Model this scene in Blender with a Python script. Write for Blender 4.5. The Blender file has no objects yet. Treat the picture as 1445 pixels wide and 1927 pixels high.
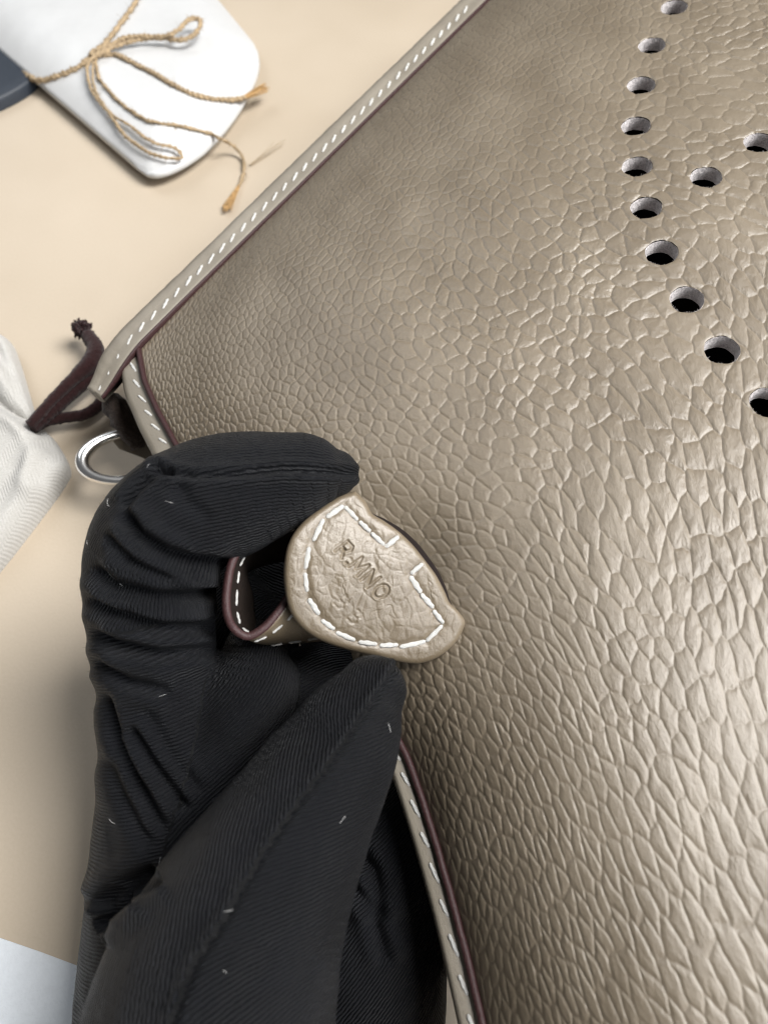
import bpy, bmesh, math, random
import numpy as np
from mathutils import Vector, Matrix

rng = np.random.default_rng(7)
random.seed(7)
scene = bpy.context.scene
COL = scene.collection

# ------------------------------------------------------------------ camera, light, exposure
CAM_H = 0.181                      # metres above the table
PITCH = math.radians(28.0)         # 0 = straight down
cam_data = bpy.data.cameras.new("camera")
cam = bpy.data.objects.new("camera", cam_data)
COL.objects.link(cam)
cam.location = (0, 0, CAM_H)
cam.rotation_euler = (PITCH, 0, 0)
cam_data.sensor_fit = 'VERTICAL'
cam_data.sensor_height = 36.0
cam_data.lens = 26.0
cam_data.clip_start = 0.005
cam_data.clip_end = 20.0
cam_data.dof.use_dof = True
cam_data.dof.focus_distance = 0.145
cam_data.dof.aperture_fstop = 20.0
scene.camera = cam

world = bpy.data.worlds.new("World")
scene.world = world
world.use_nodes = True
bg = world.node_tree.nodes["Background"]
bg.inputs[0].default_value = (0.86, 0.87, 0.90, 1)
bg.inputs[1].default_value = 0.12


def area_light(name, loc, target, size, size_y, power, color):
    l = bpy.data.lights.new(name, 'AREA')
    l.shape = 'RECTANGLE'
    l.size = size
    l.size_y = size_y
    l.energy = power
    l.color = color
    o = bpy.data.objects.new(name, l)
    COL.objects.link(o)
    o.location = loc
    d = Vector(target) - Vector(loc)
    o.rotation_euler = d.to_track_quat('-Z', 'Y').to_euler()
    return o


area_light("window_light", (0.40, 0.10, 0.68), (0.03, 0.06, 0.03), 0.32, 0.40, 13.8, (1.0, 0.99, 0.975))
area_light("front_window_light", (0.75, -0.65, 0.60), (0.0, 0.06, 0.03), 0.5, 0.5, 10.0, (0.93, 0.96, 1.0))
area_light("side_window_light", (-0.60, 0.75, 0.85), (0.0, 0.06, 0.03), 0.6, 0.6, 4.2, (0.92, 0.96, 1.0))

scene.view_settings.view_transform = 'Standard'
scene.view_settings.look = 'None'
scene.view_settings.exposure = 0.0
scene.cycles.filter_width = 1.1
scene.view_settings.gamma = 1.0

# ------------------------------------------------------------------ geometry helpers (millimetres)
F_PX = 963.5 / (18.0 / 26.0)       # focal length in photograph pixels
_c, _s = math.cos(PITCH), math.sin(PITCH)
RIGHT = np.array([1.0, 0, 0])
UP = np.array([0, _c, _s])
FWD = np.array([0, _s, -_c])
CAMP = np.array([0, 0, CAM_H * 1000])


def W(px, py, d):
    """a point seen at (px, py) of the photograph, d millimetres in front of the lens plane"""
    px = np.asarray(px, float); py = np.asarray(py, float); d = np.asarray(d, float)
    x = (px - 722.5) / F_PX * d
    y = (963.5 - py) / F_PX * d
    return CAMP + d[..., None] * FWD + x[..., None] * RIGHT + y[..., None] * UP


def project(P):
    q = np.asarray(P) - CAMP
    d = q @ FWD
    return 722.5 + F_PX * (q @ RIGHT) / d, 963.5 - F_PX * (q @ UP) / d, d


def on_table(px, py, z=0.0):
    px = np.asarray(px, float); py = np.asarray(py, float)
    r = FWD + ((px - 722.5) / F_PX)[..., None] * RIGHT + ((963.5 - py) / F_PX)[..., None] * UP
    t = (z - CAMP[2]) / r[..., 2]
    return CAMP + t[..., None] * r


def unit(v):
    v = np.asarray(v, float)
    return v / np.maximum(np.linalg.norm(v, axis=-1, keepdims=True), 1e-12)


def smooth(x, a, b):
    t = np.clip((x - a) / (b - a), 0, 1)
    return t * t * (3 - 2 * t)


def spline(pts, n):
    """Catmull-Rom through the points, n samples evenly spaced by length"""
    p = np.asarray(pts, float)
    ext = np.vstack([2 * p[0] - p[1], p, 2 * p[-1] - p[-2]])
    out = []
    m = 24
    for i in range(len(p) - 1):
        p0, p1, p2, p3 = ext[i:i + 4]
        t = np.linspace(0, 1, m, endpoint=False)[:, None]
        out.append(0.5 * ((2 * p1) + (-p0 + p2) * t + (2 * p0 - 5 * p1 + 4 * p2 - p3) * t ** 2 + (-p0 + 3 * p1 - 3 * p2 + p3) * t ** 3))
    out = np.vstack(out + [p[-1:]])
    L = np.concatenate([[0], np.cumsum(np.linalg.norm(np.diff(out[:, :3], axis=0), axis=1))])
    s = np.linspace(0, L[-1], n)
    return np.stack([np.interp(s, L, out[:, k]) for k in range(out.shape[1])], axis=1)


_TABLE = np.random.default_rng(99).random((1024, 1024)).astype(np.float32)


def hash2(ix, iy, k):
    return _TABLE[(ix.astype(np.int32) + k * 131) & 1023, (iy.astype(np.int32) + k * 57) & 1023]


def vnoise(x, y, k=0):
    ix = np.floor(x); iy = np.floor(y)
    fx = x - ix; fy = y - iy
    fx = fx * fx * fx * (fx * (fx * 6 - 15) + 10); fy = fy * fy * fy * (fy * (fy * 6 - 15) + 10)
    a = hash2(ix, iy, k); b = hash2(ix + 1, iy, k); c = hash2(ix, iy + 1, k); d = hash2(ix + 1, iy + 1, k)
    return (a * (1 - fx) + b * fx) * (1 - fy) + (c * (1 - fx) + d * fx) * fy * 1.0 - 0.5


def fbm(x, y, k=0, o=3):
    r = 0
    for i in range(o):
        r = r + vnoise(x * 2 ** i + 17.3 * i, y * 2 ** i - 9.1 * i, k + i) / 2 ** i
    return r


def voronoi(x, y, k=0, jit=0.85, brick=0.0):
    """nearest-cell distance, distance to the cell border, random number and centre offset of the cell;
    brick shifts every other column, which makes long pointed cells"""
    cx = np.floor(x); cy = np.floor(y)

    def seed(ix, iy):
        odd = (ix.astype(np.int32) & 1) * 2 - 1
        return (ix + 0.5 + jit * (hash2(ix, iy, k) - 0.5) - x, iy + 0.5 + brick * odd + jit * (hash2(ix, iy, k + 51) - 0.5) - y)

    best = np.full(x.shape, 1e9, x.dtype); bx = np.zeros_like(x); by = np.zeros_like(x)
    gx = np.zeros_like(x); gy = np.zeros_like(x)
    for j in (-1, 0, 1):
        for i in (-1, 0, 1):
            ix = cx + i; iy = cy + j
            px, py = seed(ix, iy)
            d = px * px + py * py
            m = d < best
            best = np.where(m, d, best); bx = np.where(m, px, bx); by = np.where(m, py, by)
            gx = np.where(m, ix, gx); gy = np.where(m, iy, gy)
    bid = hash2(gx, gy, k + 99)
    edge = np.full(x.shape, 1e9, x.dtype)
    for j in (-1, 0, 1):
        for i in (-1, 0, 1):
            if i == 0 and j == 0:
                continue
            px, py = seed(gx + i, gy + j)
            dx = px - bx; dy = py - by
            L = np.sqrt(dx * dx + dy * dy) + 1e-9
            edge = np.minimum(edge, (0.5 * (px + bx) * dx + 0.5 * (py + by) * dy) / L)
    return np.sqrt(best), edge, bid, bx, by


def seg_dist(px, py, poly):
    """distance of 2-D points to a polyline, and the running length of the nearest point"""
    poly = np.asarray(poly, float)
    best = np.full(np.shape(px), 1e9); run = np.zeros(np.shape(px)); sgn = np.zeros(np.shape(px)); L0 = 0
    for a, b in zip(poly[:-1], poly[1:]):
        ab = b - a; l2 = ab @ ab
        t = np.clip(((px - a[0]) * ab[0] + (py - a[1]) * ab[1]) / l2, 0, 1)
        dx = px - a[0] - t * ab[0]; dy = py - a[1] - t * ab[1]
        d = np.hypot(dx, dy)
        m = d < best
        best = np.where(m, d, best); run = np.where(m, L0 + t * math.sqrt(l2), run)
        sgn = np.where(m, np.sign(ab[0] * dy - ab[1] * dx), sgn)
        L0 += math.sqrt(l2)
    return best, run / L0, sgn


# ------------------------------------------------------------------ object helpers
MM = 0.001


def tag(o, label, cat, group=None):
    o["label"] = label; o["category"] = cat
    if group:
        o["group"] = group
    return o


def thing(name, loc_mm, label, cat):
    o = bpy.data.objects.new(name, None)
    o.empty_display_size = 0.01
    COL.objects.link(o)
    o.location = Vector(loc_mm) * MM
    return tag(o, label, cat)


def root_loc(parent):
    while parent is not None and parent.parent is not None:
        parent = parent.parent
    return np.array(parent.location) / MM if parent is not None else np.zeros(3)


def make_mesh(name, verts, faces, uv=None, smooth_shade=True):
    """verts in mm (already local); faces: (n,4) int array or list of tuples"""
    me = bpy.data.meshes.new(name)
    verts = np.asarray(verts, float) * MM
    if isinstance(faces, np.ndarray):
        nf, k = faces.shape
        me.vertices.add(len(verts)); me.vertices.foreach_set("co", verts.astype(np.float32).ravel())
        me.loops.add(nf * k); me.loops.foreach_set("vertex_index", faces.astype(np.int32).ravel())
        me.polygons.add(nf)
        me.polygons.foreach_set("loop_start", (np.arange(nf) * k).astype(np.int32))
        me.update(calc_edges=True)
    else:
        me.from_pydata([tuple(v) for v in verts], [], faces)
        me.update()
    me.validate()
    if uv is not None:
        layer = me.uv_layers.new(name="UVMap")
        vi = np.zeros(len(me.loops), np.int32)
        me.loops.foreach_get("vertex_index", vi)
        layer.data.foreach_set("uv", np.asarray(uv, np.float32)[vi].ravel())
    if smooth_shade:
        me.polygons.foreach_set("use_smooth", np.ones(len(me.polygons), bool))
    return me


def add(name, verts, faces, mat, parent=None, uv=None, smooth_shade=True):
    loc = root_loc(parent)
    me = make_mesh(name, np.asarray(verts) - loc, faces, uv, smooth_shade)
    if mat:
        me.materials.append(mat)
    o = bpy.data.objects.new(name, me)
    COL.objects.link(o)
    if parent is not None:
        o.parent = parent
    return o


def grid_faces(n, m, wrap=False):
    """faces of an n x m vertex grid (row-major); wrap closes the second direction"""
    i = np.arange(n - 1)[:, None]
    j = np.arange(m if wrap else m - 1)[None, :]
    j2 = (j + 1) % m
    a = i * m + j; b = i * m + j2; c = (i + 1) * m + j2; d = (i + 1) * m + j
    return np.stack([a + 0 * j, b + 0 * j, c + 0 * j, d + 0 * j], -1).reshape(-1, 4)


def frames(path, ref):
    t = unit(np.gradient(path, axis=0))
    ref = np.asarray(ref, float)
    f = ref - (t @ ref)[:, None] * t if ref.ndim == 1 else ref - (t * ref).sum(1)[:, None] * t
    f = unit(f)
    s = np.cross(t, f)
    return t, f, s


def tube(path, radius, nside=16, ref=None, flat=1.0, cap=True, twist=None):
    """closed tube around a path (n,3); returns verts, faces and (run, angle) per vertex"""
    path = np.asarray(path, float); n = len(path)
    radius = np.broadcast_to(np.asarray(radius, float), (n,)).copy()
    if ref is None:
        ref = -FWD
    t, f, s = frames(path, ref)
    ang = np.linspace(0, 2 * np.pi, nside, endpoint=False)
    off = 0 if twist is None else twist[:, None]
    ca = np.cos(ang[None, :] + off); sa = np.sin(ang[None, :] + off)
    V = path[:, None, :] + radius[:, None, None] * (flat * ca[..., None] * f[:, None, :] + sa[..., None] * s[:, None, :])
    V = V.reshape(-1, 3)
    F = [tuple(q) for q in grid_faces(n, nside, True)]
    if cap:
        V = np.vstack([V, path[0] - t[0] * radius[0] * 0.5, path[-1] + t[-1] * radius[-1] * 0.5])
        a, b = n * nside, n * nside + 1
        for j in range(nside):
            F.append((a, (j + 1) % nside, j))
            F.append((b, (n - 1) * nside + j, (n - 1) * nside + (j + 1) % nside))
    return V, F


def merge(parts):
    V, F, o = [], [], 0
    for v, f in parts:
        V.append(v); F += [tuple(int(i) + o for i in q) for q in f]; o += len(v)
    return np.vstack(V), F


def rope(path, radius, strands=3, pitch=4.0, nside=8, fuzz=0.0):
    """twisted strands round a path: one mesh"""
    L = np.concatenate([[0], np.cumsum(np.linalg.norm(np.diff(path, axis=0), axis=1))])
    t, f, s = frames(path, np.array([0.13, 0.2, 0.97]))
    parts = []
    for k in range(strands):
        a = 2 * np.pi * (L / pitch + k / strands)
        rr = np.broadcast_to(np.asarray(radius, float), (len(path),))
        c = path + (rr * 0.52)[:, None] * (np.cos(a)[:, None] * f + np.sin(a)[:, None] * s)
        parts.append(tube(c, rr * 0.56 * (1 + fuzz * rng.normal(size=len(path)) * 0.3), nside))
    return merge(parts)


# ------------------------------------------------------------------ materials
class NB:
    """small node-tree builder"""
    def __init__(self, name):
        self.m = bpy.data.materials.new(name)
        self.m.use_nodes = True
        self.t = self.m.node_tree
        self.b = self.t.nodes["Principled BSDF"]

    def n(self, kind, **kw):
        o = self.t.nodes.new(kind)
        for k, v in kw.items():
            if k in o.inputs.keys() if hasattr(o.inputs, 'keys') else False:
                o.inputs[k].default_value = v
            else:
                setattr(o, k, v)
        return o

    def l(self, a, b):
        self.t.links.new(a, b)

    def coord(self, out="Object", scale=(1000, 1000, 1000), rot=(0, 0, 0)):
        c = self.n("ShaderNodeTexCoord"); m = self.n("ShaderNodeMapping")
        m.inputs["Scale"].default_value = scale
        m.inputs["Rotation"].default_value = rot
        self.l(c.outputs[out], m.inputs["Vector"])
        return m.outputs[0]

    def noise(self, vec, scale, detail=3, rough=0.55):
        o = self.n("ShaderNodeTexNoise")
        o.inputs["Scale"].default_value = scale; o.inputs["Detail"].default_value = detail; o.inputs["Roughness"].default_value = rough
        self.l(vec, o.inputs["Vector"])
        return o.outputs[0]

    def voro(self, vec, scale, feature='DISTANCE_TO_EDGE'):
        o = self.n("ShaderNodeTexVoronoi"); o.feature = feature
        o.inputs["Scale"].default_value = scale
        self.l(vec, o.inputs["Vector"])
        return o.outputs["Distance"]

    def math(self, op, a, b=None, c=None):
        o = self.n("ShaderNodeMath"); o.operation = op
        for i, v in enumerate((a, b, c)):
            if v is None:
                continue
            if isinstance(v, (int, float)):
                o.inputs[i].default_value = v
            else:
                self.l(v, o.inputs[i])
        return o.outputs[0]

    def ramp(self, fac, stops):
        o = self.n("ShaderNodeValToRGB")
        e = o.color_ramp.elements
        while len(e) < len(stops):
            e.new(0.5)
        for el, (p, c) in zip(e, stops):
            el.position = p
            el.color = (*c, 1) if len(c) == 3 else c
        self.l(fac, o.inputs[0])
        return o.outputs[0]

    def bump(self, height, dist, strength=1.0, normal=None):
        o = self.n("ShaderNodeBump")
        o.inputs["Strength"].default_value = strength
        o.inputs["Distance"].default_value = dist * MM
        self.l(height, o.inputs["Height"])
        if normal is not None:
            self.l(normal, o.inputs["Normal"])
        return o.outputs[0]

    def set(self, **kw):
        for k, v in kw.items():
            k = k.replace("_", " ")
            sock = self.b.inputs[k]
            if hasattr(v, "links") or isinstance(v, bpy.types.NodeSocket):
                self.l(v, sock)
            else:
                sock.default_value = (*v, 1) if isinstance(v, tuple) and len(v) == 3 else v
        return self


TAUPE = (0.126, 0.099, 0.067)
TAUPE2 = (0.160, 0.129, 0.091)


def leather(name, c1=TAUPE, c2=TAUPE2, rough=0.40, use_uv=False, bump=1.0, grain=False, spec=0.5):
    nb = NB(name)
    v = nb.coord("UV" if use_uv else "Object", (1, 1, 1) if use_uv else (1000, 1000, 1000))
    big = nb.noise(v, 0.06, 2)
    small = nb.noise(v, 3.2, 4, 0.65)
    col = nb.ramp(nb.math('ADD', nb.math('MULTIPLY', big, 0.75), nb.math('MULTIPLY', small, 0.25)),
                  [(0.36, c1), (0.64, c2)])
    # fine creases and pores
    rot = nb.n("ShaderNodeMapping")
    rot.inputs["Rotation"].default_value = (0, 0, math.radians(38)); rot.inputs["Scale"].default_value = (4.2, 1.1, 2.0)
    nb.l(v, rot.inputs["Vector"])
    fib = nb.noise(rot.outputs[0], 1.4, 4, 0.7)
    pore = nb.noise(v, 4.0, 3, 0.75)
    vor = nb.voro(v, 1.05)
    vor = nb.math('MINIMUM', nb.math('MULTIPLY', vor, 5.0), 1.0)
    h = nb.math('ADD', nb.math('MULTIPLY', fib, 0.5), nb.math('MULTIPLY', pore, 0.75))
    h = nb.math('ADD', h, nb.math('MULTIPLY', vor, 0.14))
    if grain:
        e = nb.voro(v, 0.42)
        h = nb.math('ADD', h, nb.math('MULTIPLY', nb.math('MINIMUM', nb.math('MULTIPLY', e, 6.0), 1.0), 0.6))
    nrm = nb.bump(h, 0.085 * bump)
    r = nb.math('ADD', rough - 0.10, nb.math('MULTIPLY', small, 0.20))
    nb.set(Base_Color=col, Roughness=r, Normal=nrm)
    nb.b.inputs["Specular IOR Level"].default_value = spec
    return nb.m


M_panel = leather("grained_taupe_leather", use_uv=True, rough=0.42, spec=0.7)
M_panel.node_tree.nodes["Principled BSDF"].inputs["Coat Weight"].default_value = 0.22
M_panel.node_tree.nodes["Principled BSDF"].inputs["Coat Roughness"].default_value = 0.45
M_outer = leather("outer_taupe_leather", use_uv=True, rough=0.44, grain=True, bump=2.6, spec=0.6)
M_leather = leather("smooth_taupe_leather", rough=0.42, bump=0.9)
M_binding = leather("binding_taupe_leather", c1=(0.172, 0.150, 0.118), c2=(0.215, 0.190, 0.152), rough=0.46, bump=1.0)
M_tab = leather("tab_taupe_leather", c1=(0.112, 0.085, 0.053), c2=(0.150, 0.118, 0.079), rough=0.34, bump=1.0, spec=0.8)


def simple(name, col, rough=0.5, noise_scale=None, bump=0.0, metallic=0.0, var=0.15, sheen=0.0, spec=0.5):
    nb = NB(name)
    v = nb.coord()
    if noise_scale:
        n = nb.noise(v, noise_scale, 4, 0.65)
        c = nb.ramp(n, [(0.3, tuple(x * (1 - var) for x in col)), (0.7, tuple(min(1, x * (1 + var)) for x in col))])
        nb.set(Base_Color=c)
        if bump:
            nb.set(Normal=nb.bump(n, bump))
    else:
        nb.set(Base_Color=col)
    nb.set(Roughness=rough, Metallic=metallic)
    nb.b.inputs["Sheen Weight"].default_value = sheen
    nb.b.inputs["Specular IOR Level"].default_value = spec
    return nb.m


M_edge = simple("burgundy_edge_paint", (0.036, 0.015, 0.015), 0.5, 2.5, 0.12, var=0.35, spec=0.3)
M_edge_dark = simple("edge_paint_with_gap_shade", (0.010, 0.006, 0.006), 0.6, 2.5, 0.1, var=0.3, spec=0.2)  # edge paint darkened, with the shade of the tab's gap in its colour
M_suede = simple("grey_suede_flesh", (0.52, 0.48, 0.47), 0.95, 2.6, 0.5, var=0.45, sheen=0.4, spec=0.1)
M_lining = simple("dark_brown_suede", (0.045, 0.032, 0.026), 0.95, 1.6, 0.5, var=0.5, sheen=0.3, spec=0.1)
M_strap_in = simple("shaded_strap_lining", (0.014, 0.010, 0.008), 0.8, 2.0, 0.1, var=0.3, spec=0.1)  # strap lining, near-black: the loop interior's shade is put into the colour
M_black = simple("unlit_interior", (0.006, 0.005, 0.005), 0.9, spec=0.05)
M_thread = simple("white_waxed_thread", (0.64, 0.63, 0.60), 0.65, 3.0, 0.22, var=0.15, spec=0.25)
M_metal = simple("polished_palladium", (0.95, 0.94, 0.92), 0.22, metallic=1.0)
M_twine = simple("jute_twine", (0.34, 0.25, 0.15), 0.85, 0.9, 0.25, var=0.45)
M_twine_end = simple("frayed_jute", (0.42, 0.26, 0.11), 0.85, 0.9, 0.2, var=0.4)
M_white = simple("white_card", (0.54, 0.54, 0.535), 0.38, 0.25, 0.03, var=0.02)
M_navy = simple("dark_navy_card", (0.018, 0.024, 0.034), 0.55, 0.8, 0.05, var=0.2)
M_paper = simple("white_sheet", (0.66, 0.69, 0.72), 0.7, 0.9, 0.08, var=0.03)
M_cord = simple("burgundy_cotton_cord", (0.022, 0.0075, 0.0075), 0.9, 1.8, 0.35, var=0.5, sheen=0.15, spec=0.15)
M_fuzz = simple("dark_cotton_fuzz", (0.012, 0.013, 0.017), 0.9, spec=0.2)
M_lint = simple("pale_lint", (0.75, 0.74, 0.72), 0.9)

# table: matte beige laminate with a faint mottling
nb = NB("beige_table")
v = nb.coord()
m1 = nb.noise(v, 0.012, 3); m2 = nb.noise(v, 1.2, 4)
nb.set(Base_Color=nb.ramp(nb.math('ADD', nb.math('MULTIPLY', m1, 0.75), nb.math('MULTIPLY', m2, 0.25)),
                          [(0.3, (0.42, 0.346, 0.258)), (0.7, (0.49, 0.414, 0.322))]),
       Roughness=0.55, Normal=nb.bump(m2, 0.03))
M_table = nb.m

# cotton with a herringbone weave
nb = NB("cream_herringbone_cotton")
v = nb.coord("UV", (1, 1, 1))
sx = nb.n("ShaderNodeSeparateXYZ"); nb.l(v, sx.inputs[0])
tri = nb.math('PINGPONG', sx.outputs[0], 2.6)
ph = nb.math('MULTIPLY', nb.math('ADD', tri, nb.math('MULTIPLY', sx.outputs[1], 1.0)), 2 * math.pi / 1.05)
w = nb.math('SINE', ph)
vo = nb.coord()
fine = nb.noise(vo, 2.4, 4, 0.7)
h = nb.math('ADD', nb.math('MULTIPLY', w, 0.5), nb.math('MULTIPLY', fine, 0.6))
nb.set(Base_Color=nb.ramp(fine, [(0.3, (0.38, 0.365, 0.335)), (0.7, (0.49, 0.478, 0.455))]), Roughness=0.9, Normal=nb.bump(h, 0.10))
nb.b.inputs["Sheen Weight"].default_value = 0.2
M_cotton = nb.m

# glove: black rib-knit; the rib phase is a per-vertex attribute
nb = NB("black_ribbed_glove_fabric")
at = nb.n("ShaderNodeAttribute"); at.attribute_name = "rib"
am = nb.n("ShaderNodeAttribute"); am.attribute_name = "rib_depth"
v = nb.coord()
wob = nb.noise(v, 0.9, 3)
ph = nb.math('MULTIPLY', nb.math('ADD', at.outputs["Fac"], nb.math('MULTIPLY', wob, 0.8)), 2 * math.pi)
w = nb.math('SINE', ph)
w = nb.math('SUBTRACT', 1.0, nb.math('POWER', nb.math('ABSOLUTE', nb.math('SINE', nb.math('MULTIPLY', ph, 0.5))), 3.0))
yarn = nb.noise(v, 4.5, 4, 0.75)
dust = nb.noise(v, 0.16, 3)
h = nb.math('SUBTRACT', nb.math('MULTIPLY', yarn, 0.55), nb.math('MULTIPLY', nb.math('MULTIPLY', w, am.outputs["Fac"]), 1.0))
nrm = nb.bump(h, 0.42)
fuzz = nb.math('MULTIPLY', nb.math('POWER', yarn, 3.0), 2.2)
colr = nb.ramp(nb.math('ADD', nb.math('MULTIPLY', fuzz, 0.6), nb.math('MULTIPLY', dust, 0.45)),
               [(0.15, (0.0006, 0.0008, 0.0017)), (0.85, (0.0026, 0.0032, 0.0056))])
nb.set(Base_Color=colr, Roughness=0.52, Normal=nrm)
nb.b.inputs["Sheen Weight"].default_value = 0.018
nb.b.inputs["Sheen Roughness"].default_value = 0.5
nb.b.inputs["Specular IOR Level"].default_value = 0.21
M_glove = nb.m

# ------------------------------------------------------------------ table
T = 1500.0
me = add("table", [(-T, -T, 0), (T, -T, 0), (T, T, 0), (-T, T, 0)], [(0, 1, 2, 3)], M_table, smooth_shade=False)
me["kind"] = "structure"

# ------------------------------------------------------------------ handbag: frame of the front panel
D0, GX, GY = 156.0, 0.15, 0.50


def on_plane(px, py, off=0.0):
    tx = (np.asarray(px, float) - 722.5) / F_PX; ty = (963.5 - np.asarray(py, float)) / F_PX
    d = (D0 + off) / (1 - GY * ty + GX * tx)
    return W(px, py, d)


P0, P1, P2 = on_plane(265, 655), on_plane(925, 0), on_plane(900, 1900)
AX = unit(P1 - P0)
NO = unit(np.cross(P2 - P0, AX))
if NO @ FWD > 0:
    NO = -NO
BX = np.cross(AX, NO)
if BX @ (P2 - P0) < 0:
    BX = -BX


def to_ab(P):
    q = P - P0
    return q @ AX, q @ BX


side_px = [(265, 655), (276, 715), (300, 770), (335, 835), (420, 965), (540, 1115), (650, 1248), (738, 1360), (772, 1425), (800, 1505), (828, 1595), (858, 1700), (888, 1815), (914, 1927), (955, 2100), (1010, 2350), (1070, 2650)]
sa, sb = to_ab(on_plane([p[0] for p in side_px], [p[1] for p in side_px]))
_b = np.linspace(0, sb[-1], 400)
_a = np.interp(_b, sb, sa)
for _ in range(6):
    _a[1:-1] = (_a[:-2] + 2 * _a[1:-1] + _a[2:]) / 4


def side_e(b):
    return np.interp(b, _b, _a)


# tab outline centre on the plane, for the hollow behind it
TA, TB = [float(x) for x in to_ab(on_plane(770, 1085))]
WB, LS, CB, LB = 22.0, 19.0, 0.03, 34.0


def bulge(s, b):
    w = WB * (1 - np.exp(-np.maximum(s, 0) / LS)) * (CB + (1 - CB) * (1 - np.exp(-np.maximum(b, 0) / LB)))
    w = w + 1.3 * fbm(s / 42 + 3.1, b / 42 + 1.7, 5, 2) * smooth(s, 2, 20) * smooth(b, 2, 20)
    a = s + side_e(b)
    da = a - TA; db = b - TB
    w = w - 3.0 * np.exp(-((da / 9) ** 2 + (db / 11) ** 2))
    return w


def surf(s, b, w_extra=0.0):
    a = s + side_e(b)
    w = bulge(s, b) + w_extra
    return P0 + a[..., None] * AX + b[..., None] * BX + w[..., None] * NO


# extents: the visible part and a margin
STEP = 0.179
S_MAX, B_MAX = 260.0, 260.0
cs, cb = np.meshgrid(np.linspace(0, S_MAX, 500), np.linspace(0, B_MAX, 500))
CP = surf(cs, cb)
cpx, cpy, cpd = project(CP)
vis = (cpx < 1445 + 260) & (cpy > -260) & (cpy < 1927 + 220) & (cpd > 40)
S_MAX = float(cs[vis].max()); B_MAX = float(cb[vis].max())


def panel_at(px, py):
    """(s, b, depth) of the panel where the photograph shows (px, py)"""
    k = np.argmin((cpx - px) ** 2 + (cpy - py) ** 2 + np.where(cpd < 20, 1e9, 0))
    k = np.unravel_index(k, cpx.shape)
    s0, b0 = cs[k], cb[k]
    for span in (0.6, 0.06, 0.006):
        g = np.linspace(-span, span, 21)
        ss, bb = np.meshgrid(s0 + g, b0 + g)
        qx, qy, qd = project(surf(ss, bb))
        j = np.unravel_index(np.argmin((qx - px) ** 2 + (qy - py) ** 2), qx.shape)
        s0, b0 = ss[j], bb[j]
    return s0, b0, float(qd[j])


print("panel extents", S_MAX, B_MAX, "tab depth", panel_at(870, 1165), panel_at(600, 1200), "corner d", project(P0), "br", panel_at(1440, 1900))

bag = thing("handbag", P0 - 40 * np.array([0, 0, 1.0]), "taupe grained leather handbag with white saddle stitching and a row of punched holes", "handbag")

ns, nbn = int(S_MAX / STEP) + 1, int(B_MAX / STEP) + 1
sv = np.linspace(0, S_MAX, ns).astype(np.float32); bv = np.linspace(0, B_MAX, nbn).astype(np.float32)
# keep what the picture and a generous margin round it can show; coarse test, fine grid
kx, ky, kd = project(surf(*np.meshgrid(sv[::8], bv[::8])))
km = (kx < 1445 + 400) & (ky > -140) & (ky < 1927 + 140) & (kd > 40)
keep = np.repeat(np.repeat(km, 8, 0), 8, 1)[:nbn, :ns]
rowi, coli = np.nonzero(keep)
Sg = sv[coli]; Bg = bv[rowi]             # flat lists of the kept grid points

# --- grain relief: cells grow away from the seams
ks, kb = np.meshgrid(sv[::8], bv[::8])
cwS = 1.40 + 2.0 * smooth(ks, 0, 72) + 0.5 * smooth(ks, 30, 80) * smooth(kb, 60, 120)
cwB = 2.2 + 2.6 * smooth(kb, 10, 120) * (0.22 + 0.78 * smooth(ks, 0, 60))
kQS = np.cumsum(8 * STEP / cwS, axis=1); kQB = np.cumsum(8 * STEP / cwB, axis=0)


def coarse(field):
    fr = (rowi / 8.0).astype(np.float32); fc = (coli / 8.0).astype(np.float32); field = field.astype(np.float32)
    r0 = np.minimum(fr.astype(int), field.shape[0] - 2); c0_ = np.minimum(fc.astype(int), field.shape[1] - 2)
    fr = np.clip(fr - r0, 0, 1); fc = np.clip(fc - c0_, 0, 1)
    return (field[r0, c0_] * (1 - fc) + field[r0, c0_ + 1] * fc) * (1 - fr) + (field[r0 + 1, c0_] * (1 - fc) + field[r0 + 1, c0_ + 1] * fc) * fr


QS = coarse(kQS); QB = coarse(kQB)
cell_mm = 0.5 * (coarse(cwS) + coarse(cwB))
wx = fbm(Sg / 26, Bg / 26, 11, 2) * 1.0; wy = fbm(Sg / 26, Bg / 26, 31, 2) * 1.0
wx2 = vnoise(Sg / 1.7, Bg / 1.7, 41) * 0.16; wy2 = vnoise(Sg / 1.7, Bg / 1.7, 43) * 0.16
X = QS + wx + wx2 + 0.10 * QB
Y = QB + wy + wy2
soft = np.exp(-Sg / 18)                                   # pinched zone along the seam
right = smooth(Sg, 25, 65) * smooth(Bg, 35, 95)           # loose, puffy zone
_, e1, id1, bx1, by1 = voronoi(X, Y, 3, 0.66, 0.25)
edge_mm = e1 * cell_mm
zone = np.clip(0.25 + 0.9 * soft + 0.8 * right, 0, 1)     # 0: flat scales, 1: full round pebbles
half = cell_mm * (0.20 + 0.24 * zone)
t_ = np.clip(edge_mm / half, 0, 1)
dome = 1 - (1 - t_) ** 2.2
crease1 = np.exp(-(edge_mm / 0.15) ** 1.5)
_, e2, id2, _, _ = voronoi(X * 1.6 + 0.75 * Y + 7.7, Y * 1.7 - 0.7 * X + 3.3, 13, 0.95)
d2 = e2 * cell_mm / 1.8
crease2 = np.exp(-(d2 / 0.16) ** 1.5) * smooth(id2 + 0.5 * id1, 0.5, 1.15)
patch = np.clip(0.5 + 1.7 * fbm(Sg / 30, Bg / 30, 61, 2), 0, 1)
keepv = 0.80 + 0.20 * smooth(vnoise(X * 0.35 + 5.5, Y * 0.35, 95), -0.30, 0.10)      # some borders nearly vanish
amp = (0.90 + 0.22 * patch) * (1 + 0.8 * soft + 0.60 * right) * keepv
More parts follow.
